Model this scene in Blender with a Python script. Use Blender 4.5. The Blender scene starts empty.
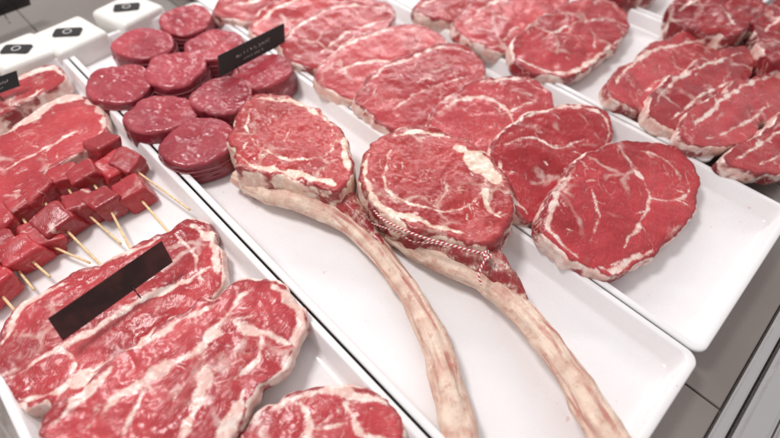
import bpy, bmesh, math, random
import numpy as np
from mathutils import Vector, Matrix, noise
random.seed(4)
C = bpy.context.scene.collection
R = math.radians
# ------------------------------------------------------------------ camera geometry
H = 0.40; F_PX = 479.0; PITCH = math.atan(594/479); ROLL = R(1.9); YAW = R(45.6)
def w2(a, b, z): return Vector((math.cos(YAW)*a+math.sin(YAW)*b, -math.sin(YAW)*a+math.cos(YAW)*b, z))
X0 = w2(1,0,0); FW = w2(0, math.cos(PITCH), -math.sin(PITCH)); U0 = w2(0, math.sin(PITCH), math.cos(PITCH))
RT = math.cos(ROLL)*X0 + math.sin(ROLL)*U0; UP = -math.sin(ROLL)*X0 + math.cos(ROLL)*U0
CAM = Vector((0,0,H))
def ray(px,py): return F_PX*FW + (px-390)*RT - (py-219)*UP
def at(px,py,z=0.0):
    d = ray(px,py); return CAM + d*((z-H)/d.z)
def at_plane(px,py,p0,n):
    d = ray(px,py); return CAM + d*((p0-CAM).dot(n)/d.dot(n))
cd = bpy.data.cameras.new('camera'); cam = bpy.data.objects.new('camera', cd); C.objects.link(cam)
m = Matrix((RT,UP,-FW)).transposed().to_4x4(); m.translation = CAM; cam.matrix_world = m
cd.sensor_width = 36; cd.lens = 36*F_PX/780; cd.clip_start = .01; cd.clip_end = 50
cd.dof.use_dof = True; cd.dof.focus_distance = .48; cd.dof.aperture_fstop = 2.8
bpy.context.scene.camera = cam
# ------------------------------------------------------------------ node helper
class NT:
    def __init__(s, name):
        s.m = bpy.data.materials.new(name); s.m.use_nodes = True; s.t = s.m.node_tree
        s.b = s.t.nodes['Principled BSDF']
    def n(s, typ, **kw):
        nd = s.t.nodes.new(typ)
        for k,v in kw.items(): setattr(nd,k,v)
        return nd
    def put(s, sock, v):
        if isinstance(v, bpy.types.NodeSocket): s.t.links.new(v, sock)
        else: sock.default_value = v
    def math(s, op, a, b=0.0, c=None, clamp=False):
        nd = s.n('ShaderNodeMath', operation=op, use_clamp=clamp); s.put(nd.inputs[0],a); s.put(nd.inputs[1],b)
        if c is not None: s.put(nd.inputs[2],c)
        return nd.outputs[0]
    def vmath(s, op, a, b):
        nd = s.n('ShaderNodeVectorMath', operation=op); s.put(nd.inputs[0],a)
        if op=='SCALE': s.put(nd.inputs['Scale'],b)
        else: s.put(nd.inputs[1],b)
        return nd.outputs[0]
    def noise(s, v, sc, det=2, rough=.5, dist=0, color=False):
        nd = s.n('ShaderNodeTexNoise'); s.put(nd.inputs['Vector'],v); nd.inputs['Scale'].default_value=sc
        nd.inputs['Detail'].default_value=det; nd.inputs['Roughness'].default_value=rough; nd.inputs['Distortion'].default_value=dist
        return nd.outputs['Color' if color else 'Fac']
    def mr(s, v, a, b, c=0.0, d=1.0, smooth=True):
        nd = s.n('ShaderNodeMapRange', interpolation_type='SMOOTHSTEP' if smooth else 'LINEAR')
        for i,x in enumerate((v,a,b,c,d)): s.put(nd.inputs[i],x)
        return nd.outputs[0]
    def mix(s, f, a, b):
        nd = s.n('ShaderNodeMix', data_type='RGBA'); s.put(nd.inputs[0],f)
        s.put(nd.inputs[6], a if isinstance(a,bpy.types.NodeSocket) else (*a,1)); s.put(nd.inputs[7], b if isinstance(b,bpy.types.NodeSocket) else (*b,1))
        return nd.outputs[2]
    def attr(s, name): return s.n('ShaderNodeAttribute', attribute_name=name).outputs['Fac']
    def bump(s, h, st, dist):
        nd = s.n('ShaderNodeBump'); s.put(nd.inputs['Height'],h); nd.inputs['Strength'].default_value=st; nd.inputs['Distance'].default_value=dist
        s.t.links.new(nd.outputs[0], s.b.inputs['Normal'])

def meat(name, dark, light, marb=1.0, fatc=((.82,.53,.46),(.92,.78,.70)), rough=.27, side=None, vein=1.0, bstr=.48, fleck=.22, coat=.15):
    s = NT(name)
    tc = s.n('ShaderNodeTexCoord').outputs['Object']; oi = s.n('ShaderNodeObjectInfo'); rnd = oi.outputs['Random']
    tone = s.n('ShaderNodeSeparateColor'); s.put(tone.inputs[0], oi.outputs['Color'])
    vr = s.n('ShaderNodeVectorRotate', rotation_type='Z_AXIS'); s.put(vr.inputs['Vector'],tc); s.put(vr.inputs['Angle'], s.math('MULTIPLY',rnd,6.28))
    cb = s.n('ShaderNodeCombineXYZ'); s.put(cb.inputs[0], s.math('MULTIPLY',rnd,7.3)); s.put(cb.inputs[1], s.math('MULTIPLY',rnd,13.1)); s.put(cb.inputs[2], s.math('MULTIPLY',rnd,3.7))
    v = s.vmath('ADD', vr.outputs[0], cb.outputs[0])
    wc = s.noise(v,26,2,.5,0,True)
    vw = s.vmath('ADD', v, s.vmath('SCALE', s.vmath('SUBTRACT', wc, (.5,.5,.5)), .030))
    vs = s.vmath('MULTIPLY', vw, (1.0,1.7,1.0))
    def ridge(n_,w): return s.mr(s.math('ABSOLUTE', s.math('SUBTRACT', n_, .5)), 0, w, 1, 0)
    n1 = s.noise(vs,26,3,.55); n2 = s.noise(vs,88,3,.5); n70 = s.noise(v,85,4,.65); big = s.noise(v,16,2,.5); mid = s.noise(v,34,2,.5)
    fib = s.noise(s.vmath('MULTIPLY', vw, (1.0,2.6,1.0)),240,2,.6)
    r1 = s.math('MULTIPLY', s.math('MULTIPLY', ridge(n1,.024*marb), s.mr(mid,.54,.66)), .55*vein)
    r2 = s.math('MULTIPLY', s.math('MULTIPLY', ridge(n2,.035*marb), s.mr(big,.52,.68)), .22*vein)
    r3 = s.math('MULTIPLY', s.math('MULTIPLY', s.mr(fib,.56,.72), s.mr(n70,.50,.64)), fleck)
    vo = s.n('ShaderNodeTexVoronoi', feature='DISTANCE_TO_EDGE'); s.put(vo.inputs['Vector'], vw); vo.inputs['Scale'].default_value=18
    vb = s.n('ShaderNodeTexVoronoi', feature='SMOOTH_F1'); s.put(vb.inputs['Vector'], vw); vb.inputs['Scale'].default_value=18; vb.inputs['Smoothness'].default_value=.25
    sp = s.n('ShaderNodeSeparateColor'); s.put(sp.inputs[0], vb.outputs['Color'])
    r4 = s.math('MULTIPLY', s.math('MULTIPLY', s.mr(s.math('ADD', vo.outputs['Distance'], s.math('MULTIPLY', s.math('SUBTRACT', n70,.5), .16)), 0,.07*marb,1,0), s.mr(big,.38,.48,1,0)), .6*vein)
    sd = s.math('ADD', s.attr('fatd'), s.math('ADD', s.math('MULTIPLY', s.math('SUBTRACT', n70,.5), .0078), s.math('MULTIPLY', s.math('SUBTRACT', fib,.5), .0026)))
    seam = s.mr(sd, -.0016, .0014, 1, 0)
    ed = s.math('ADD', s.attr('edge'), s.math('ADD', s.math('MULTIPLY', s.math('SUBTRACT', mid,.5), .018), s.math('MULTIPLY', s.math('SUBTRACT', n70,.5), .006)))
    edge = s.mr(ed, -.0003, .0017, .95, 0)
    t = s.math('MAXIMUM', s.math('MAXIMUM', r1, r2), s.math('MAXIMUM', r3, r4))
    t = s.math('MAXIMUM', t, s.math('MAXIMUM', seam, edge))
    lf = s.math('ADD', s.math('MULTIPLY', s.mr(big,.32,.68), .34), s.math('ADD', s.math('MULTIPLY', s.mr(fib,.35,.65), .22), s.math('MULTIPLY', sp.outputs[0], .44)))
    lean = s.mix(lf, dark, light)
    hs = s.n('ShaderNodeHueSaturation'); s.put(hs.inputs['Value'], tone.outputs[0]); s.put(hs.inputs['Saturation'], tone.outputs[1]); s.put(hs.inputs['Color'], lean); lean = hs.outputs[0]
    contact_shade = s.mr(s.attr('edge'), .0002,.007,.60,0)  # contact shade painted into the lean colour towards outline and sides
    lean = s.mix(contact_shade if not side else s.mr(s.attr('edge'), .0036,.0056,.90,0), lean, side or (.17,.010,.015))
    fat = s.mix(s.mr(n70,.38,.56), fatc[1], fatc[0])
    s.put(s.b.inputs['Base Color'], s.mix(s.math('MULTIPLY',t,.94), lean, fat))
    s.put(s.b.inputs['Roughness'], s.mr(mid, .35,.65, rough-.05, rough+.16))
    s.b.inputs['Specular IOR Level'].default_value = .5
    s.b.inputs['Coat Weight'].default_value=coat; s.b.inputs['Coat Roughness'].default_value=.15
    s.bump(s.math('ADD', s.math('MULTIPLY', fib, .6), s.math('MULTIPLY', n2, 1.0)), bstr, .0017)
    return s.m
def plain(name, col, rough=.4, metal=0, spec=.5, var=0.0, vs=60, bump=0):
    s = NT(name); v = s.n('ShaderNodeTexCoord').outputs['Object']
    nz = s.noise(v, vs, 3, .6)
    a = tuple(c*(1-var) for c in col); b = tuple(min(1,c*(1+var)) for c in col)
    s.put(s.b.inputs['Base Color'], s.mix(s.mr(nz,.35,.65), a, b))
    s.put(s.b.inputs['Roughness'], s.mr(nz, .3,.7, rough*.85, rough*1.2))
    s.b.inputs['Metallic'].default_value = metal; s.b.inputs['Specular IOR Level'].default_value = spec
    if bump: s.bump(nz, .4, bump)
    return s.m
M = {}
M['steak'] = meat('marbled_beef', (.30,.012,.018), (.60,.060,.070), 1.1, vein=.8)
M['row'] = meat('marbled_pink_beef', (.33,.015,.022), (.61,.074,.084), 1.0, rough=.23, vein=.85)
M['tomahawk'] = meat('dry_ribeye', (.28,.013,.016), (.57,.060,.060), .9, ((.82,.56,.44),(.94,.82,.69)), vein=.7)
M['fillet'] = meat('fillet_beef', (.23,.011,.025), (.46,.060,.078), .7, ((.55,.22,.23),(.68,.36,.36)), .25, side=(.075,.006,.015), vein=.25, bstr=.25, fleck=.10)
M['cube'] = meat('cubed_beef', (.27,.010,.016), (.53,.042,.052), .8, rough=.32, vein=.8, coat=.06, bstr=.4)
s = NT('white_plastic'); v = s.n('ShaderNodeTexCoord').outputs['Object']; nz = s.noise(v,9,4,.6); n9=s.noise(v,140,3,.6)
c1 = s.mix(s.mr(nz,.40,.70), (.885,.875,.88), (.865,.835,.84)); s.put(s.b.inputs['Base Color'], s.mix(s.math('MULTIPLY', s.mr(n9,.66,.72), s.mr(nz,.5,.62)), c1, (.78,.60,.60)))
s.put(s.b.inputs['Roughness'], s.mr(s.noise(v,30,4,.7),.3,.7,.14,.34)); M['tray'] = s.m
M['black'] = plain('black_plastic', (.012,.010,.011), .28)
M['sign'] = plain('dark_sign', (.055,.014,.012), .20, spec=.35, var=.5, vs=25)
M['wood'] = plain('stick_wood', (.80,.58,.32), .6, var=.15, vs=300)
M['white'] = plain('packet_white', (.80,.78,.74), .4, var=.02)
M['mark'] = plain('pale_print', (.6,.58,.56), .5)
M['wire'] = plain('clip_steel', (.10,.09,.09), .3, 1)
s = NT('brushed_steel'); v = s.n('ShaderNodeTexCoord').outputs['Object']
nz = s.noise(s.vmath('MULTIPLY', v, (14,1,1)), 40, 3, .7); bl = s.noise(v, 5, 3, .5)
s.put(s.b.inputs['Base Color'], s.mix(s.mr(bl,.3,.7), (.28,.24,.222), (.35,.31,.285)))
s.b.inputs['Metallic'].default_value = .55; s.put(s.b.inputs['Roughness'], s.mr(nz,.3,.7,.20,.34)); s.bump(nz,.10,.0005); M['steel'] = s.m
s = NT('bright_steel'); v = s.n('ShaderNodeTexCoord').outputs['Object']
nz = s.noise(s.vmath('MULTIPLY', v, (1,20,1)), 50, 3, .7)
s.b.inputs['Base Color'].default_value=(.66,.64,.64,1); s.b.inputs['Metallic'].default_value = .9; s.put(s.b.inputs['Roughness'], s.mr(nz,.3,.7,.14,.30)); M['bright'] = s.m
s = NT('rib_bone'); v = s.n('ShaderNodeTexCoord').outputs['Object']; al = s.attr('along'); ar = s.attr('around')
cb = s.n('ShaderNodeCombineXYZ'); s.put(cb.inputs[0], s.math('MULTIPLY',al,11.0)); s.put(cb.inputs[1], s.math('MULTIPLY',ar,110.0)); 
st = s.noise(cb.outputs[0], 1.0, 5, .62, .7); pt = s.noise(v, 42, 4, .6); pt2 = s.noise(v,20,3,.6)
c1 = s.mix(s.mr(pt,.34,.64), (.68,.44,.34), (.85,.68,.55))
c2 = s.mix(s.math('MULTIPLY', s.mr(st,.47,.62,0,.88), s.mr(pt2,.36,.58,.18,1)), c1, (.45,.11,.085))
c3 = s.mix(s.mr(s.noise(v,120,4,.65),.54,.68,0,.50), c2, (.50,.16,.12))
s.put(s.b.inputs['Base Color'], c3)
s.put(s.b.inputs['Roughness'], s.mr(pt,.3,.7,.34,.55))
s.bump(s.math('ADD', s.math('MULTIPLY', st, 1.3), s.noise(v,120,4,.65)), .6, .0026); M['bone'] = s.m
s = NT('red_white_twine'); al = s.attr('along'); ar = s.attr('around')
f = s.math('FRACT', s.math('ADD', s.math('MULTIPLY', al, 230.0), s.math('MULTIPLY', ar, 14.0))); s.put(s.b.inputs['Base Color'], s.mix(s.math('GREATER_THAN', f, .5), (.84,.72,.68), (.48,.03,.04)))
s.b.inputs['Roughness'].default_value=.8; M['twine'] = s.m
M['thread'] = plain('pale_thread', (.36,.11,.12), .8)
# ------------------------------------------------------------------ object helpers
def link(name, me, mat, parent=None, tone=(1,1)):
    o = bpy.data.objects.new(name, me); C.objects.link(o); o.color=(tone[0],tone[1],1,1)
    if mat: me.materials.append(M[mat] if isinstance(mat,str) else mat)
    if parent: o.parent = parent
    return o
def tag(o, label, cat, group=None, kind=None):
    if label: o['label']=label
    if cat: o['category']=cat
    if group: o['group']=group
    if kind: o['kind']=kind
    return o
def empty(name, loc):
    o = bpy.data.objects.new(name, None); C.objects.link(o); o.location = loc; o.empty_display_size=.01
    return o
def cr(pts, n, closed=True):
    P = np.array(pts, float); k = len(P); out=[]
    segs = k if closed else k-1
    L = [np.linalg.norm(P[(i+1)%k][:2]-P[i][:2]) for i in range(segs)]; T=sum(L)
    for j in range(n):
        d = (j/n if closed else j/(n-1))*T; i=0
        while i < segs-1 and d > L[i]: d -= L[i]; i+=1
        t = min(1,d/max(L[i],1e-9))
        g = (lambda q: P[q%k]) if closed else (lambda q: P[min(max(q,0),k-1)])
        p0,p1,p2,p3 = g(i-1),g(i),g(i+1),g(i+2)
        out.append(.5*((2*p1)+(-p0+p2)*t+(2*p0-5*p1+4*p2-p3)*t*t+(-p0+3*p1-3*p2+p3)*t**3))
    return np.array(out)
def seg_dist(Q, seams):
    D = np.full(len(Q), .5)
    for pl, wl in seams:
        for i in range(len(pl)-1):
            a,b=pl[i],pl[i+1]; ab = b-a; t = np.clip(((Q-a)@ab)/max(ab@ab,1e-12),0,1)
            D = np.minimum(D, np.linalg.norm(Q-(a+t[:,None]*ab),axis=1)-(wl[i]+(wl[i+1]-wl[i])*t))
    return D
def organic(seams, O, rnd, extra=8, branches=3):
    """jittered seams of varying width, with tapering side branches and short stray strands"""
    out=[]; so=rnd.random()*50
    def jit(pl, a=.0022):
        return [p+np.array((noise.noise(Vector((p[0]*60+so,p[1]*60,so))),noise.noise(Vector((p[0]*60,p[1]*60+so,so+9)))))*a*1.8 for p in pl]
    for pl,w in seams:
        L=sum(np.linalg.norm(pl[i+1]-pl[i]) for i in range(len(pl)-1)); n=max(5,int(L/.0045))
        q=jit(cr(pl,n,False)); 
        wl=[max(-.0008, w*(1.0+1.5*noise.noise(Vector((i*.45+so,so,w*900))))*min(1,.15+3.0*min(i,n-1-i)/n)) for i in range(n)]
        out.append((q,wl))
        if w<.0006: continue
        for b in range(branches):
            i=rnd.randrange(1,n-1); d=q[min(i+1,n-1)]-q[i-1]; a=math.atan2(d[1],d[0])+rnd.choice((-1,1))*rnd.uniform(.5,1.3); ln=rnd.uniform(.008,.022)
            pts=[q[i]]; 
            for k in range(4): a+=rnd.uniform(-.35,.35); pts.append(pts[-1]+np.array((math.cos(a),math.sin(a)))*ln/4)
            w0=min(w,.0018)*rnd.uniform(.25,.6); out.append((pts,[w0*(1-k/4.)-.0007*k/4 for k in range(5)]))
    c=O.mean(axis=0); base=rnd.uniform(0,3.14)
    for k in range(extra):
        p=c+(O[rnd.randrange(len(O))]-c)*math.sqrt(rnd.random())*.9; a=base+rnd.uniform(-.7,.7); ln=rnd.uniform(.006,.022); pts=[p]
        for j in range(5): a+=rnd.uniform(-.4,.4); pts.append(pts[-1]+np.array((math.cos(a),math.sin(a)))*ln/5)
        w0=rnd.uniform(-.0002,.0005); out.append((pts,[-.0008,w0*.7,w0,w0*.8,w0*.3,-.0008]))
    return out
seed = [0]
def steak_mesh(out2, thick, seams, bias, NS=150, NR=26, rr=.0035, und=.0016, wob=.0032, extra=8, branches=3):
    seed[0]+=1; so = seed[0]*3.17; rnd=random.Random(seed[0])
    O = cr(out2, NS)
    c = O.mean(axis=0)
    rad = np.linalg.norm(O-c,axis=1)
    for i in range(NS):
        p = O[i]; k = noise.noise(Vector((p[0]*38+so,p[1]*38,so)))*wob*1.3 + noise.noise(Vector((p[0]*120+so,p[1]*120,so)))*wob*.5
        O[i] = c+(p-c)*(1+k/rad[i])
    rad = np.linalg.norm(O-c,axis=1)
    V=[(c[0],c[1])]; Z=[0.]; E=[.05]
    ts = [ (k/NR) for k in range(1,NR+1)]; ts = [1-(1-t)**1.45 for t in ts]
    for t in ts:
        for i in range(NS):
            d=(1-t)*rad[i]*.9; z=0
            if d<rr: z = -(rr-math.sqrt(max(0,rr*rr-(rr-d)**2)))
            V.append(tuple(c+(O[i]-c)*t)); Z.append(z); E.append(d)
    prof=[(.0002,.10),(.0008,.25),(.0012,.45),(.0010,.68),(.0,.86),(-.002,.985),(-.010,1.0)]
    for off,f in prof:
        for i in range(NS):
            dv=(O[i]-c)/rad[i]; V.append(tuple(O[i]+dv*off)); Z.append(-(rr+(thick-rr)*f) if f<1 else -thick); E.append(-abs(0))
    V=np.array(V); Z=np.array(Z); E=np.array(E)
    FA = seg_dist(V, organic(seams,O,rnd,extra,branches))
    for j in range(len(V)):
        x,y=V[j]
        if Z[j]>-thick*.8:
            f=1 if Z[j]>-rr*1.01 else .4
            Z[j]+= f*(und*noise.noise(Vector((x*22+so,y*22,so)))+und*.6*noise.noise(Vector((x*70+so,y*70,so)))+und*.22*noise.noise(Vector((x*210,y*210+so,so))))
            if f==1: Z[j]-= .0006*math.exp(-(max(FA[j],0)/.003)**2)
            if f<1:
                dv=(V[j]-c); q=noise.noise(Vector((x*60+so,y*60,Z[j]*90)))*.002; V[j]=V[j]+dv/np.linalg.norm(dv)*q
    me = bpy.data.meshes.new('meat')
    faces=[(0,1+i,1+(i+1)%NS) for i in range(NS)]
    nr=NR+len(prof)
    for r in range(nr-1):
        a=1+r*NS; b=a+NS
        for i in range(NS): j=(i+1)%NS; faces.append((a+i,b+i,b+j,a+j))
    a=1+(nr-1)*NS; faces.append(tuple(a+i for i in range(NS))[::-1])
    me.from_pydata([(V[k][0],V[k][1],Z[k]) for k in range(len(V))],[],faces)
    me.polygons.foreach_set('use_smooth',[True]*len(me.polygons))
    a=me.attributes.new('fatd','FLOAT','POINT'); a.data.foreach_set('value',FA.astype(np.float32))
    a=me.attributes.new('edge','FLOAT','POINT'); a.data.foreach_set('value',(E+bias).astype(np.float32))
    me.update(); return me, O
def steak(name,label,cat,outline,zc,thick,slope=(0,0),seams=(),mat='steak',group=None,bias=.001,parent=None,NS=210,NR=46,wadd=.0007,ws=1.0,tone=(1,1),shift=(0,0),**kw):
    outline=[(a+shift[0],b+shift[1]) for a,b in outline]; seams=[([(a+shift[0],b+shift[1]) for a,b in pl],w) for pl,w in seams]
    cx=sum(p[0] for p in outline)/len(outline); cy=sum(p[1] for p in outline)/len(outline)
    p0=at(cx,cy,zc); n=Vector((-slope[0],-slope[1],1)).normalized()
    ex=Vector((1,0,slope[0])).normalized(); ey=n.cross(ex)
    def loc2(q): d=at_plane(q[0],q[1],p0,n)-p0; return np.array((d.dot(ex),d.dot(ey)))
    o2=[loc2(q) for q in outline]
    sm=[([loc2(q) for q in pl], (w*.001+wadd)*ws) for pl,w in seams]
    me,O=steak_mesh(o2,thick,sm,bias,NS,NR,**kw)
    o=link(name,me,mat,None,tone)
    mm=Matrix((ex,ey,n)).transposed().to_4x4(); mm.translation=p0
    if parent: o.parent=parent; o.matrix_local=Matrix.Translation(-Vector(parent.location))@mm
    else: o.matrix_world=mm; tag(o,label,cat,group)
    return o,O,mm
def tube(name, pts, rads, mat, parent=None, flat=1.0, n=16, steps=60, nz=0., closed=False, at_=None):
    base=Vector(parent.location) if parent else Vector((0,0,0))
    A=cr([(*p,r) for p,r in zip(pts,rads)], steps, closed)
    seed[0]+=1; so=seed[0]*2.3
    vs=[];al=[];ar=[];L=0
    for i in range(steps):
        p=Vector(A[i][:3]); r=A[i][3]
        q=Vector(A[(i+1)%steps][:3]) if (closed or i<steps-1) else p
        pq=Vector(A[i-1][:3]) if (closed or i>0) else p
        t=(q-pq).normalized(); side=t.cross(Vector((0,0,1))).normalized()
        if side.length<.1: side=Vector((1,0,0))
        up=side.cross(t).normalized()
        if i>0: L+=(p-Vector(A[i-1][:3])).length
        for k in range(n):
            a=2*math.pi*k/n
            rr_=r*(1+nz*noise.noise(Vector((math.cos(a)*1.2+so,math.sin(a)*1.2,L*28)))+nz*.55*noise.noise(Vector((math.cos(a)*3+so,math.sin(a)*3,L*70))))
            vs.append(p+side*math.cos(a)*rr_+up*math.sin(a)*rr_*flat-base); al.append(L); ar.append(abs(a-math.pi)/math.pi*.05+0.0)
    fs=[]
    for i in range(steps if closed else steps-1):
        for k in range(n):
            a=i*n; b=((i+1)%steps)*n; l=(k+1)%n; fs.append((a+k,a+l,b+l,b+k))
    if not closed:
        fs.append(tuple(range(n))[::-1]); fs.append(tuple((steps-1)*n+k for k in range(n)))
    me=bpy.data.meshes.new(name); me.from_pydata([tuple(v) for v in vs],[],fs)
    me.polygons.foreach_set('use_smooth',[True]*len(me.polygons))
    at2={'along':al,'around':ar}
    if at_: at2.update({k:[x]*len(al) for k,x in at_.items()})
    for k,x in at2.items():
        a=me.attributes.new(k,'FLOAT','POINT'); a.data.foreach_set('value',x)
    me.update()
    return link(name,me,mat,parent)
# ------------------------------------------------------------------ setting: counter
def box(bm,x0,x1,y0,y1,z0,z1,bev=0):
    r=bmesh.ops.create_cube(bm,size=1.0); 
    for v in r['verts']: v.co=Vector(((x0+x1)/2+v.co.x*(x1-x0),(y0+y1)/2+v.co.y*(y1-y0),(z0+z1)/2+v.co.z*(z1-z0)))
    if bev:
        es=list({e for v in r['verts'] for e in v.link_edges}); bmesh.ops.bevel(bm,geom=es,offset=bev,segments=2,affect='EDGES')
def bmo(name,bm,mat,parent=None):
    me=bpy.data.meshes.new(name); bm.to_mesh(me); bm.free(); return link(name,me,mat,parent)
h=H; DZ=-.0275
bm=bmesh.new(); box(bm,-1.5,2.5,-.6,2.6,DZ-.06,DZ-.006); tag(bmo('counter_base',bm,'steel'),None,None,None,'structure')
bm=bmesh.new()
xs=[-1.2,-.72,-.30,.10,.742*h+.012,.64,.98,1.4,1.9]
for a,b in zip(xs[:-1],xs[1:]): box(bm,a+.0008,b-.0008,-.112,2.4,DZ-.006,DZ-.0005,.0006)
tag(bmo('counter_deck',bm,'steel'),None,None,None,'structure')
bm=bmesh.new(); box(bm,-1.2,1.9,-.124,-.114,DZ-.006,DZ+.004,.002); box(bm,-1.2,1.9,-.150,-.127,DZ-.006,DZ+.010,.004); box(bm,-1.2,1.9,-.40,-.154,DZ-.010,DZ+.001,.002)
tag(bmo('counter_edge',bm,'bright'),None,None,None,'structure')
# ------------------------------------------------------------------ trays
def rrect(x0,x1,y0,y1,r,n=8):
    r=max(r,.001); pts=[]
    for cx,cy,a0 in ((x1-r,y0+r,-90),(x1-r,y1-r,0),(x0+r,y1-r,90),(x0+r,y0+r,180)):
        for k in range(n+1): a=R(a0+90*k/n); pts.append((cx+r*math.cos(a),cy+r*math.sin(a)))
    return pts
FZ=-.022
def tray(label,x0,x1,y0,y1):
    prof=[(.026,-.027),(.015,-.0265),(.013,-.024),(.0070,-.004),(.0008,-.0042),(0,-.0035),(0,-.0010),(.0005,0),(.0015,.0006),(.0060,.0006),(.0068,.0),(.0076,-.0015),(.0118,-.018),(.0132,-.0205),(.0155,-.0219),(.020,FZ)]
    vs=[];fs=[];N=36
    cx,cy=(x0+x1)/2,(y0+y1)/2
    for ins,z in prof:
        for x,y in rrect(x0+ins,x1-ins,y0+ins,y1-ins,.012-ins*.40): vs.append((x-cx,y-cy,z))
    for r in range(len(prof)-1):
        for k in range(N): l=(k+1)%N; fs.append((r*N+k,r*N+l,(r+1)*N+l,(r+1)*N+k))
    fs.append(tuple(range(N))[::-1]); e=(len(prof)-1)*N; fs.append(tuple(e+k for k in range(N)))
    me=bpy.data.meshes.new('tray'); me.from_pydata(vs,[],fs)
    for p in me.polygons: p.use_smooth = len(p.vertices)==4
    o=link('tray',me,'tray'); o.location=(cx,cy,0); return tag(o,label,'tray','white display trays')
YF=-.188*h
tray('white tray holding the beef skewers and the two largest steaks',-.325*h,.247*h,YF-.03,1.93*h)
tray('white tray holding two long-boned tomahawk steaks and round fillets',.2536*h,.803*h,YF,1.95*h)
tray('white tray holding the shingled row of large rib steaks right of the tomahawks',.809*h,1.418*h,YF,2.32*h)
tray('white tray at upper right with steaks in two groups and bare space between',1.426*h,2.13*h,YF+.1,2.75*h)
tray('farthest white tray at the top right corner with thick dark cuts',2.14*h,2.85*h,YF+.2,2.9*h)
# ------------------------------------------------------------------ tray B
T=.021; SL=.21; ZB=FZ+T+.0155
GB='rib steaks overlapping in a long row'
Bs=[
 ('nearest rib steak of the row, whole face showing, beside empty tray front',
  [(602,146),(622,139),(648,141),(676,147),(692,162),(701,182),(697,206),(684,228),(655,252),(618,277),(596,273),(572,262),(546,240),(538,222),(552,192),(573,164),(586,152)],
  [([(618,146),(633,168),(648,192),(641,222),(622,248)],1.2),([(575,170),(556,198),(548,225),(578,256)],1.8),([(648,196),(672,200),(692,190)],.8),([(590,185),(600,215),(590,240)],.2),([(640,150),(668,160),(680,180)],.6),([(600,264),(620,268),(650,248)],1.8)]),
 ('rib steak of the row, second from the front, dark red with a plain middle',
  [(512,120),(540,108),(575,102),(603,110),(613,128),(608,155),(592,182),(560,215),(530,222),(507,208),(500,190),(490,165),(494,145)],
  [([(505,145),(530,138),(560,148),(585,138)],.5),([(501,160),(505,190),(527,213)],1.6),([(520,118),(555,107),(590,108),(608,125),(604,150)],1.5)]),
 ('rib steak of the row, third from the front, cream seam curving through it',
  [(445,96),(475,80),(515,74),(545,85),(557,105),(548,135),(520,165),(480,172),(442,154),(425,126)],
  [([(442,108),(475,96),(505,108),(520,138)],1.8),([(505,112),(535,100)],.8),([(431,124),(450,149),(480,164)],1.8),([(480,82),(515,78),(545,90)],1.0)]),
 ('rib steak of the row, fourth from the front, smooth bright face',
  [(365,80),(385,62),(402,56),(438,42),(472,46),(486,64),(478,92),(450,116),(412,134),(380,124),(356,100)],
  [([(362,90),(382,68),(404,60),(438,47),(470,50)],1.3),([(395,108),(425,90),(468,76)],.2)]),
 ('rib steak of the row, fifth from the front, pink with a seam through the middle',
  [(321,63),(347,40),(388,26),(420,24),(446,38),(434,68),(396,94),(358,101),(326,90),(312,74)],
  [([(332,76),(362,62),(395,60),(430,50)],1.6),([(317,70),(347,45),(388,30),(425,30)],1.2)]),
 ('rib steak of the row, sixth from the front, right of the small black sign',
  [(286,32),(308,16),(342,0),(375,-2),(396,10),(386,34),(354,60),(316,70),(289,61),(278,46)],
  [([(282,44),(306,21),(345,6),(388,8)],1.6),([(320,53),(347,33),(384,20)],.8)]),
 ('seventh rib steak of the row, cut off by the top of the photo',
  [(251,18),(274,2),(302,-10),(335,-14),(360,-2),(346,16),(306,35),(271,43),(248,33)],
  [([(251,28),(276,9),(312,-4)],1.8)]),
 ('farthest rib steak of the row, above the small black sign',
  [(217,0),(240,-14),(272,-26),(300,-28),(318,-18),(306,0),(268,18),(235,22),(214,12)],
  [([(222,8),(258,0),(290,-14)],1.6)]),
]
tb=[(1.02,1),(.84,1.03),(1.06,.97),(.90,1.0),(1.08,.96),(.84,1.0),(1.04,.97),(.85,1)]
for i,(lb,ol,sm) in enumerate(Bs):
    steak('rib_steak',lb,'steak',ol,ZB,T,(random.uniform(-.04,.04),SL),sm,group=GB,NR=54 if i<4 else 26,NS=240 if i<4 else 120,mat='row' if i>1 else 'steak',bias=-.0006,extra=12 if i<4 else 7,wob=.0050,tone=tb[i],und=.0024)
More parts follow.
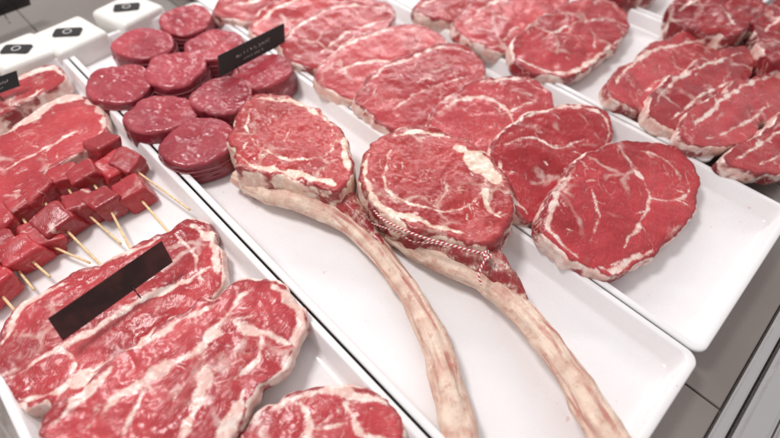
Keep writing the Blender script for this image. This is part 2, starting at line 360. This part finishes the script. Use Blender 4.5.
# ------------------------------------------------------------------ tray C
GC='steaks in the upper right tray'
Cs=[
 ('steak in the upper right tray nearest the right edge and front of its group',
  [(727,160),(736,146),(752,138),(778,114),(815,110),(830,132),(805,165),(775,176),(745,170)],[([(736,160),(765,140),(800,122)],1.4),([(760,166),(795,146)],.8)],(.80,1)),
 ('steak second from the front in the right group of the upper right tray',
  [(682,130),(692,108),(716,96),(738,80),(762,74),(785,62),(802,78),(785,114),(764,124),(745,144),(710,149),(687,141)],[([(690,132),(708,112),(742,88),(785,70)],1.6),([(706,140),(740,126),(772,104)],.8)],(1.04,.97)),
 ('steak third from the front in the right group of the upper right tray',
  [(646,104),(664,77),(682,72),(700,58),(742,44),(757,60),(735,96),(716,106),(700,130),(670,131),(650,116)],[([(654,108),(672,82),(704,66),(745,52)],1.5),([(670,120),(700,98),(730,80)],.7)],(.84,1)),
 ('farthest steak in the right group of the upper right tray, beside bare tray',
  [(608,84),(618,68),(636,58),(652,42),(692,32),(718,40),(714,60),(690,88),(660,109),(634,109),(612,98)],[([(614,88),(626,70),(656,50),(700,40)],1.8),([(640,96),(665,76)],.8)],(1.02,.98)),
 ('steak with pale edge at the front of the left group in the upper right tray',
  [(510,46),(530,25),(560,5),(600,-3),(625,10),(629,30),(610,52),(577,74),(547,77),(518,65)],[([(518,58),(547,71),(580,68),(618,40)],2.6),([(540,40),(570,25),(605,18)],.6),([(560,8),(590,25),(595,50)],.4)],(.95,1)),
 ('second steak in the left group of the upper right tray',
  [(456,19),(477,1),(512,-14),(550,-17),(570,0),(552,28),(524,50),(492,51),(458,34)],[([(462,28),(482,8),(515,-8),(550,-8)],1.6),([(500,42),(522,22)],.6)],(1.06,.97)),
 ('third steak in the left group of the upper right tray, at the top',
  [(419,0),(443,-12),(480,-26),(510,-26),(520,-14),(504,7),(468,24),(434,20),(416,10)],[([(422,6),(447,-8),(485,-20)],1.6)],(.85,1)),
]
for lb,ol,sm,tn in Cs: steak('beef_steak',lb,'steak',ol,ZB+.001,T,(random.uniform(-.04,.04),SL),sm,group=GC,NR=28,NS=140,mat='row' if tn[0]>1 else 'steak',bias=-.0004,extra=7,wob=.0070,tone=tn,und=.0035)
D='thick cuts in the farthest tray'
steak('thick_beef_cut','thick dark red beef cut at the top right, left of its neighbour','beef',[(672,10),(684,-8),(712,-22),(750,-22),(765,2),(752,26),(728,36),(700,30),(680,22)],.028,.05,(0,0),[([(680,8),(710,-5),(750,-5)],1.5),([(720,5),(735,30)],1.5)],group=D,NR=26,NS=130,wob=.010,und=.008,tone=(.62,1.05))
steak('thick_beef_cut','thick dark beef cut cut off by the right edge of the photo','beef',[(756,28),(770,2),(800,-10),(835,15),(828,55),(795,70),(766,56)],.028,.05,(0,0),[([(765,30),(790,10)],1.5)],group=D,NR=26,NS=130,wob=.010,und=.008,tone=(.7,1.05))
steak('thick_beef_cut','red beef piece at the top edge above the bare tray','beef',[(600,-18),(622,-30),(650,-34),(665,-24),(650,-8),(625,-2),(606,-8)],.02,.04,(0,0),[],group=D,NR=14,NS=90,tone=(.75,1))
# ------------------------------------------------------------------ tray E
steak('large_beef_steak','large steak lying under the big dark sign','steak',
  [(-8,355),(0,328),(14,305),(38,292),(70,272),(120,252),(165,230),(188,216),(206,218),(217,228),(214,240),(224,258),(220,285),(200,312),(160,345),(110,385),(62,412),(40,405),(22,409),(0,388)],.000,.022,(0,0),
  [([(2,345),(20,310),(50,290),(70,282)],2.8),([(90,266),(120,256),(160,238)],1.6),([(8,378),(50,352),(95,330),(140,300),(190,280),(215,262)],2.6),([(60,345),(75,365),(60,395)],.8),([(175,235),(195,255),(200,285)],1.2),([(190,222),(212,240),(218,275)],3.8),([(20,398),(60,390),(110,360)],4.2)],NR=72,NS=300,bias=-.0008,wob=.005,extra=10,branches=2,tone=(.96,1),und=.0026)
steak('large_beef_steak','large marbled steak in the left foreground overlapping the one under the sign','steak',
  [(42,428),(52,406),(75,392),(100,366),(145,335),(180,312),(200,293),(214,297),(230,284),(252,277),(284,283),(298,296),(307,312),(300,345),(284,372),(262,385),(252,402),(236,432),(205,475),(120,490),(60,460)],.016,.022,(0,.12),
  [([(50,424),(78,398),(110,368)],2.4),([(140,346),(175,322),(212,303)],1.8),([(85,430),(120,398),(160,370),(195,350),(225,318),(250,288)],2.8),([(195,350),(205,375),(190,415),(175,450)],2.8),([(225,318),(262,332),(290,342)],2.2),([(262,330),(258,355),(235,380)],1.3),([(268,284),(290,298),(302,325),(290,362)],3.2),([(243,390),(228,430),(205,465)],5.0),([(150,376),(138,405),(120,440)],.9)],NR=78,NS=320,bias=-.0008,wob=.005,extra=10,branches=2,tone=(1.03,.98),und=.0026)
steak('beef_steak','steak cut off by the bottom of the photo, left of the first long bone','steak',
  [(236,440),(258,408),(278,402),(300,390),(342,384),(370,388),(384,398),(405,424),(402,462),(345,492),(272,485),(238,462)],.002,.023,(0,0),
  [([(246,428),(282,402),(340,390),(385,403)],3.0),([(300,400),(310,430),(290,460)],1.6),([(345,400),(360,430),(390,440)],1.4),([(310,430),(345,425)],.6)],NR=54,NS=240,bias=-.0008,extra=10,wob=.004,tone=(.97,1),branches=2)
steak('strip_steak','long steak with pale edge, directly behind the skewers','steak',
  [(-60,168),(-20,146),(15,123),(45,103),(72,93),(95,100),(107,120),(101,140),(62,163),(20,190),(-20,216),(-60,215)],.004,.024,(0,.03),
  [([(-10,144),(0,137),(25,121),(50,104),(74,97),(98,105),(104,122),(98,138)],4.2),([(0,172),(40,150),(85,128)],.9)],NR=50,NS=220,bias=-.0004,extra=10,branches=2,tone=(.95,1))
steak('strip_steak','smaller steak at the far left behind the long pale-edged one','steak',
  [(-40,104),(-5,88),(25,72),(50,63),(62,68),(66,78),(54,88),(22,104),(-10,122),(-40,124)],.006,.024,(0,.03),
  [([(-10,94),(0,90),(28,74),(54,67),(62,76)],3.4),([(10,106),(45,88)],.8)],NR=36,NS=160,bias=-.0004,extra=8,branches=2,tone=(.78,1.03))
# ------------------------------------------------------------------ fillets
fl=[(185,18,'farthest round fillet medallion, at the tray corner'),
    (142,41,'round fillet medallion at the far left of the fillets, next to the packets'),
    (214,43,'round fillet medallion just left of the small black sign tip'),
    (176,68,'round fillet medallion in the middle of the group'),
    (119,82,'round fillet medallion nearest the skewer tray, third row'),
    (260,70,'round fillet medallion under the small black sign, touching the right rim'),
    (221,94,'round fillet medallion between the small sign and the first tomahawk'),
    (160,113,'round fillet medallion second from the front, by the left rim'),
    (197,140,'nearest round fillet medallion, tied side showing')]
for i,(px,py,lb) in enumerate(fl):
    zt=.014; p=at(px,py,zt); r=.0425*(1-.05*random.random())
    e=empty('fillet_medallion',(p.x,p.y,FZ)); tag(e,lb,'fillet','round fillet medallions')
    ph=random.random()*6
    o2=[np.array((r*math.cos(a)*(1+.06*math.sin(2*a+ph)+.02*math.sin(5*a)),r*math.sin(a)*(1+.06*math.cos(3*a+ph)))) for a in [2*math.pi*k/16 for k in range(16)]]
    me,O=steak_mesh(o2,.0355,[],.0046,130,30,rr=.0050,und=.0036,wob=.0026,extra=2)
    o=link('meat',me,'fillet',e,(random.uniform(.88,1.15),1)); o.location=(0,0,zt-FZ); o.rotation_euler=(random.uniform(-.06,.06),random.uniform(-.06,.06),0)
    for dz in (-.012,-.018,-.025):
        pts=[(x*1.03+e.location.x,y*1.03+e.location.y,zt+dz) for x,y in O[::4]]
        tube('tie_string',pts,[.0006]*len(pts),'thread',e,steps=90,n=6,closed=True)
# ------------------------------------------------------------------ tomahawks
def tomahawk(lb,ol,seams,zc,thick,slope,bone,rib):
    p=at(ol[0][0],ol[0][1],zc); e=empty('tomahawk_steak',(p.x,p.y,FZ)); tag(e,lb,'tomahawk steak','tomahawk steaks with long bones')
    o,O,mm=steak('meat',None,None,ol,zc,thick,slope,seams,mat='tomahawk',bias=.0000,parent=e,NS=280,NR=66,rr=.0060,und=.0038,wob=.0050,extra=14,branches=2)
    pts=[tuple(at(x,y,z)) for x,y,z,r in bone]; 
    tube('bone',pts,[b[3] for b in bone],'bone',e,flat=.80,n=40,steps=180,nz=.22)
    rm=tube('rib_meat',[tuple(at(x,y,z)) for x,y,z,r in rib],[b[3] for b in rib],'tomahawk',e,flat=.95,n=36,steps=80,nz=.32,at_={'fatd':.0009,'edge':.0032}); rm.color=(.95,1,1,1)
    return e,O,mm
tomahawk('tomahawk steak on the left, its long rib bone curving down to the bottom edge',
  [(262,92),(300,98),(331,117),(350,146),(354,172),(338,192),(310,186),(285,180),(247,171),(229,152),(231,122),(242,102)],
  [([(234,154),(258,167),(300,175),(335,183)],4.2),([(252,108),(246,130),(262,150),(300,160),(330,152),(338,132)],.5),([(345,134),(348,172)],3.2),([(250,98),(300,103),(332,124)],2.0)],
  .028,.050,(0,0),
  [(238,176,-.006,.013),(266,189,-.004,.0160),(298,199,-.003,.0168),(330,211,-.004,.0146),(360,234,-.005,.0120),(393,270,-.006,.0114),(420,312,-.007,.0124),(439,355,-.007,.0136),(451,400,-.007,.0147),(459,440,-.007,.0152),(463,480,-.007,.0150),(466,510,-.007,.0125)],
  [(306,182,.005,.014),(330,191,.005,.0155),(346,204,.003,.0135),(360,220,.000,.0095),(378,241,-.002,.0055),(395,262,-.002,.002)])
e2,O2,mm2=tomahawk('tomahawk steak in the middle tied with red and white twine',
  [(395,128),(412,124),(432,127),(470,139),(501,160),(515,190),(511,222),(494,244),(450,238),(410,226),(377,208),(362,184),(364,155),(376,138)],
  [([(370,152),(366,180),(380,204),(420,221),(470,234)],2.4),([(392,136),(420,131),(450,138)],1.8),([(456,148),(476,158),(500,182)],9.5),([(392,150),(384,175),(402,200),(440,210),(475,200),(484,178)],.4),([(484,178),(486,205),(503,222)],1.6)],
  .030,.052,(0,0),
  [(392,232,-.008,.012),(422,250,-.005,.0140),(455,265,-.003,.0148),(485,280,-.001,.0145),(512,302,.001,.0132),(543,337,.004,.0128),(573,379,.007,.0136),(598,420,.011,.0147),(622,462,.0145,.0150),(645,505,.018,.0135)],
  [(390,218,.000,.014),(422,232,.004,.0175),(455,244,.006,.0185),(482,258,.006,.0165),(500,275,.006,.0130),(516,294,.005,.0088),(532,314,.004,.002)])
c2=O2.mean(axis=0)
loop=[]
for k,q in enumerate(O2[::7]):
    d=(q-c2)/np.linalg.norm(q-c2); dw=mm2.to_3x3()@Vector((*d,0)); f=-.707*dw.x-.707*dw.y
    dep=.014+.024*max(0,min(1,(.80-f)/.5))
    loop.append(tuple(mm2@Vector((*(q+d*.0024),-dep))))
tw=tube('twine',loop,[.0008]*len(loop),'twine',e2,steps=280,n=8,closed=True)
tube('twine_loop',[tuple(at(x,y,z)) for x,y,z in [(368,200,.016),(380,217,.022),(402,229,.027),(425,238,.030),(450,245,.031),(472,251,.030),(488,254,.028)]],[.0012]*7,'twine',e2,steps=120,n=8)
tube('twine_end',[tuple(at(x,y,z)) for x,y,z in [(488,253,.029),(485,260,.029),(481,268,.028),(479,277,.026),(482,285,.023)]],[.0011]*5,'twine',e2,steps=50,n=8)
tube('twine_knot',[tuple(at(x,y,z)) for x,y,z in [(488,251,.029),(485,253,.030),(485,257,.030),(488,258,.030),(491,255,.030)]],[.0014]*5,'twine',e2,steps=50,n=8)
# ------------------------------------------------------------------ skewers
def cube_mesh(sz):
    bm=bmesh.new(); bmesh.ops.create_cube(bm,size=1); bmesh.ops.subdivide_edges(bm,edges=bm.edges,cuts=13,use_grid_fill=True)
    seed[0]+=1; so=seed[0]*1.9
    sx,sy,sz_=[sz*(.94+.16*random.random()) for _ in range(3)]; sz_*=.9
    k1,k2=random.uniform(-.2,.2),random.uniform(-.2,.2)
    for v in bm.verts:
        c=v.co*2; m_=(abs(c.x)**9+abs(c.y)**9+abs(c.z)**9)**(1/9); c=c/m_
        c=Vector((c.x+c.y*k1,c.y+c.z*k2,c.z))
        c=c*(1+.09*noise.noise(c*.9+Vector((so,0,0)))+.06*noise.noise(c*2.2+Vector((so,0,0)))+.03*noise.noise(c*6+Vector((so,0,0))))
        v.co=Vector((c.x*sx/2,c.y*sy/2,c.z*sz_/2))
    me=bpy.data.meshes.new('meat_cube'); bm.to_mesh(me); bm.free()
    me.polygons.foreach_set('use_smooth',[True]*len(me.polygons))
    a=me.attributes.new('fatd','FLOAT','POINT'); a.data.foreach_set('value',[.5]*len(me.vertices))
    a=me.attributes.new('edge','FLOAT','POINT'); a.data.foreach_set('value',[.0068]*len(me.vertices))
    return me
sk=[((104,150),(129,166),(190,210),.0,'beef skewer with its stick reaching farthest right towards the fillet tray'),
    ((114,172),(135,193),(172,236),-.003,'beef skewer second from the right, stick ending above the big steak'),
    ((89,178),(107,204),(133,254),.002,'beef skewer third from the right, steep stick'),
    ((64,182),(83,209),(121,244),-.003,'beef skewer in the middle of the group'),
    ((40,195),(60,223),(104,268),.002,'beef skewer left of the middle with two dark cubes'),
    ((17,211),(42,240),(90,263),-.004,'beef skewer with its stick lying flat towards the big sign'),
    ((-1,226),(25,254),(50,277),.001,'beef skewer near the left edge with a short stick end'),
    ((-22,218),(2,250),(34,290),-.003,'beef skewer at the left edge, stick pointing down'),
    ((-24,260),(-5,287),(16,312),.0,'beef skewer cut off by the left edge, lowest of the group')]
for (a,b,t,dz,lb) in sk:
    z0=-.006+dz*.7; pa=at(*a,z0); pb=at(*b,z0); pt=at(*t,z0-.001)
    e=empty('beef_skewer',(pb.x,pb.y,FZ)); tag(e,lb,'skewer','beef skewers')
    d=(pb-pa); st=pa-d*.5
    tube('stick',[tuple(st),tuple(pa),tuple(pb),tuple(pt)],[.0013,.0014,.0014,.0012],'wood',e,steps=20,n=8)
    ang=math.atan2(d.y,d.x)
    for q in (pa,pb):
        o=link('meat_cube',cube_mesh(.0315),'cube',e,(random.uniform(.78,1.18),1)); o.location=q-Vector(e.location); o.rotation_euler=(random.uniform(-.16,.16),random.uniform(-.16,.16),ang+random.uniform(-.2,.2))
# ------------------------------------------------------------------ signs
def sign(lb,c,zb,zt,pins,marks=0,mat='black'):
    P3=at(*c[3],zb); P2=at(*c[2],zb); P0=at(*c[0],zt); P1=P0+(P2-P3); P=[P0,P1,P2,P3]
    base=(P[2]+P[3])/2; e=empty('price_sign',(base.x,base.y,base.z)); tag(e,lb,'sign','black price signs')
    n=(P[1]-P[0]).cross(P[3]-P[0]).normalized()
    if n.dot(CAM-base)<0: n=-n
    th=.0016; bm=bmesh.new()
    f=[bm.verts.new(p-base) for p in P]; g=[bm.verts.new(p-base-n*th) for p in P]
    bm.faces.new(f); bm.faces.new(g[::-1])
    for i in range(4): bm.faces.new((f[i],g[i],g[(i+1)%4],f[(i+1)%4]))
    bmesh.ops.recalc_face_normals(bm,faces=bm.faces); bmo('plate',bm,mat,e)
    ux=P[1]-P[0]; uy=P[3]-P[0]
    for u in pins:
        q=P[3]+ux*u; top=q-uy*.16+n*.0012
        tube('pin',[tuple(top),tuple(q+n*.0012),tuple(q-Vector((0,0,.014))+n*.001)],[.0008]*3,'wire',e,steps=30,n=6)
    if marks:
        bm=bmesh.new(); rnd=random.Random(marks)
        for row,(v0,hh) in enumerate(((.34,.20),(.68,.10))):
            u=.25+.1*row
            while u<.75-.1*row:
                w=rnd.uniform(.010,.022)
                for q_ in range(rnd.choice((1,2))):
                    yy=v0+hh*rnd.uniform(0,.4); 
                    pts=[P[0]+ux*a_+uy*b_+n*.0004-base for a_,b_ in ((u,yy),(u+w*(.35 if q_==0 else 1),yy),(u+w*(.35 if q_==0 else 1),yy+(hh*.6 if q_==0 else hh*.2)),(u,yy+(hh*.6 if q_==0 else hh*.2)))]
                    bm.faces.new([bm.verts.new(p+n*.0002*q_) for p in pts])
                u+=w+(.012 if rnd.random()>.2 else .035)
        bmo('print',bm,'mark',e)
sign('large blank dark sign lying over the big steak at lower left',[(48,319),(161,237),(173,262),(63,341)],.018,.037,(.62,),mat='sign')
sign('small black sign standing over the round fillets',[(218,56),(284,27),(285,43),(220,77)],.018,.042,(.25,),5)
sign('small black sign at the left edge above the pale-edged steak',[(-28,86),(17,72),(20,86),(-24,102)],.016,.032,(.5,),7)
sign('black sign in the top left corner beside the white packets',[(-30,10),(26,-8),(31,5),(-24,25)],.0,.03,(.5,))
# ------------------------------------------------------------------ packets
pk=[(17,50,.074,'white square packet nearest the left edge with a black label'),
    (68,33,.080,'white square packet in the middle of the three, by the tray corner'),
    (127,8,.080,'white square packet touching the top edge behind the fillets')]
for i,(px,py,sz,lb) in enumerate(pk):
    zt=.012; p=at(px,py,zt); e=empty('white_packet',(p.x,p.y,DZ)); e.rotation_euler.z=R(4+i*5); tag(e,lb,'packet','white packets with black labels')
    hh=zt-DZ; vs=[];fs=[];N=36; prof=[(.003,0),(.0005,.001),(0,.004),(.0005,hh-.006),(.0015,hh-.003),(.004,hh-.0006),(.008,hh),(.03,hh+.0005)]
    for ins,z in prof:
        for x,y in rrect(-sz/2+ins,sz/2-ins,-sz/2+ins,sz/2-ins,.008-ins*.4): vs.append((x,y,z+.0014*noise.noise(Vector((x*60,y*60,z*60+i)))))
    for r in range(len(prof)-1):
        for k in range(N): l=(k+1)%N; fs.append((r*N+k,r*N+l,(r+1)*N+l,(r+1)*N+k))
    fs.append(tuple(range(N))[::-1]); q=(len(prof)-1)*N; fs.append(tuple(q+k for k in range(N)))
    me=bpy.data.meshes.new('wrapper'); me.from_pydata(vs,[],fs); me.polygons.foreach_set('use_smooth',[len(f)==4 for f in fs]); link('wrapper',me,'white',e)
    bm=bmesh.new(); f=bm.faces.new([bm.verts.new((x,y,hh+.0022)) for x,y in rrect(-.019,.019,-.011,.011,.004,5)])
    r_=bmesh.ops.extrude_face_region(bm,geom=[f]); 
    for g in r_['geom']:
        if isinstance(g,bmesh.types.BMVert): g.co.z-=.0018
    bmesh.ops.recalc_face_normals(bm,faces=bm.faces); lab=bmo('label',bm,'black',e); lab.rotation_euler.z=R(-45)
    pts=[(.0055*math.cos(a)+0,.0055*math.sin(a),hh+.0024) for a in [2*math.pi*k/16 for k in range(16)]]
    tr=tube('ring_mark',pts,[.0008]*16,'mark',None,steps=32,n=6,closed=True); tr.parent=lab
# ------------------------------------------------------------------ light
w=bpy.data.worlds.new('World'); bpy.context.scene.world=w; w.use_nodes=True
w.node_tree.nodes['Background'].inputs[0].default_value=(1,.960,.965,1); w.node_tree.nodes['Background'].inputs[1].default_value=.56
def area(name,loc,target,sx,sy,P,col):
    l=bpy.data.lights.new(name,'AREA'); l.shape='RECTANGLE'; l.size=sx; l.size_y=sy; l.energy=P; l.color=col
    o=bpy.data.objects.new(name,l); C.objects.link(o); o.location=loc
    o.rotation_euler=(Vector(target)-Vector(loc)).to_track_quat('-Z','Y').to_euler()
area('case_lamp',(1.35,1.35,.95),(.35,.4,0),1.6,.14,13,(1,.965,.955))
area('ceiling_lamp',(-.1,.9,1.5),(.3,.4,0),.35,.35,17,(1,.965,.955))
sc=bpy.context.scene; sc.view_settings.view_transform='Standard'; sc.view_settings.look='None'; sc.view_settings.exposure=0
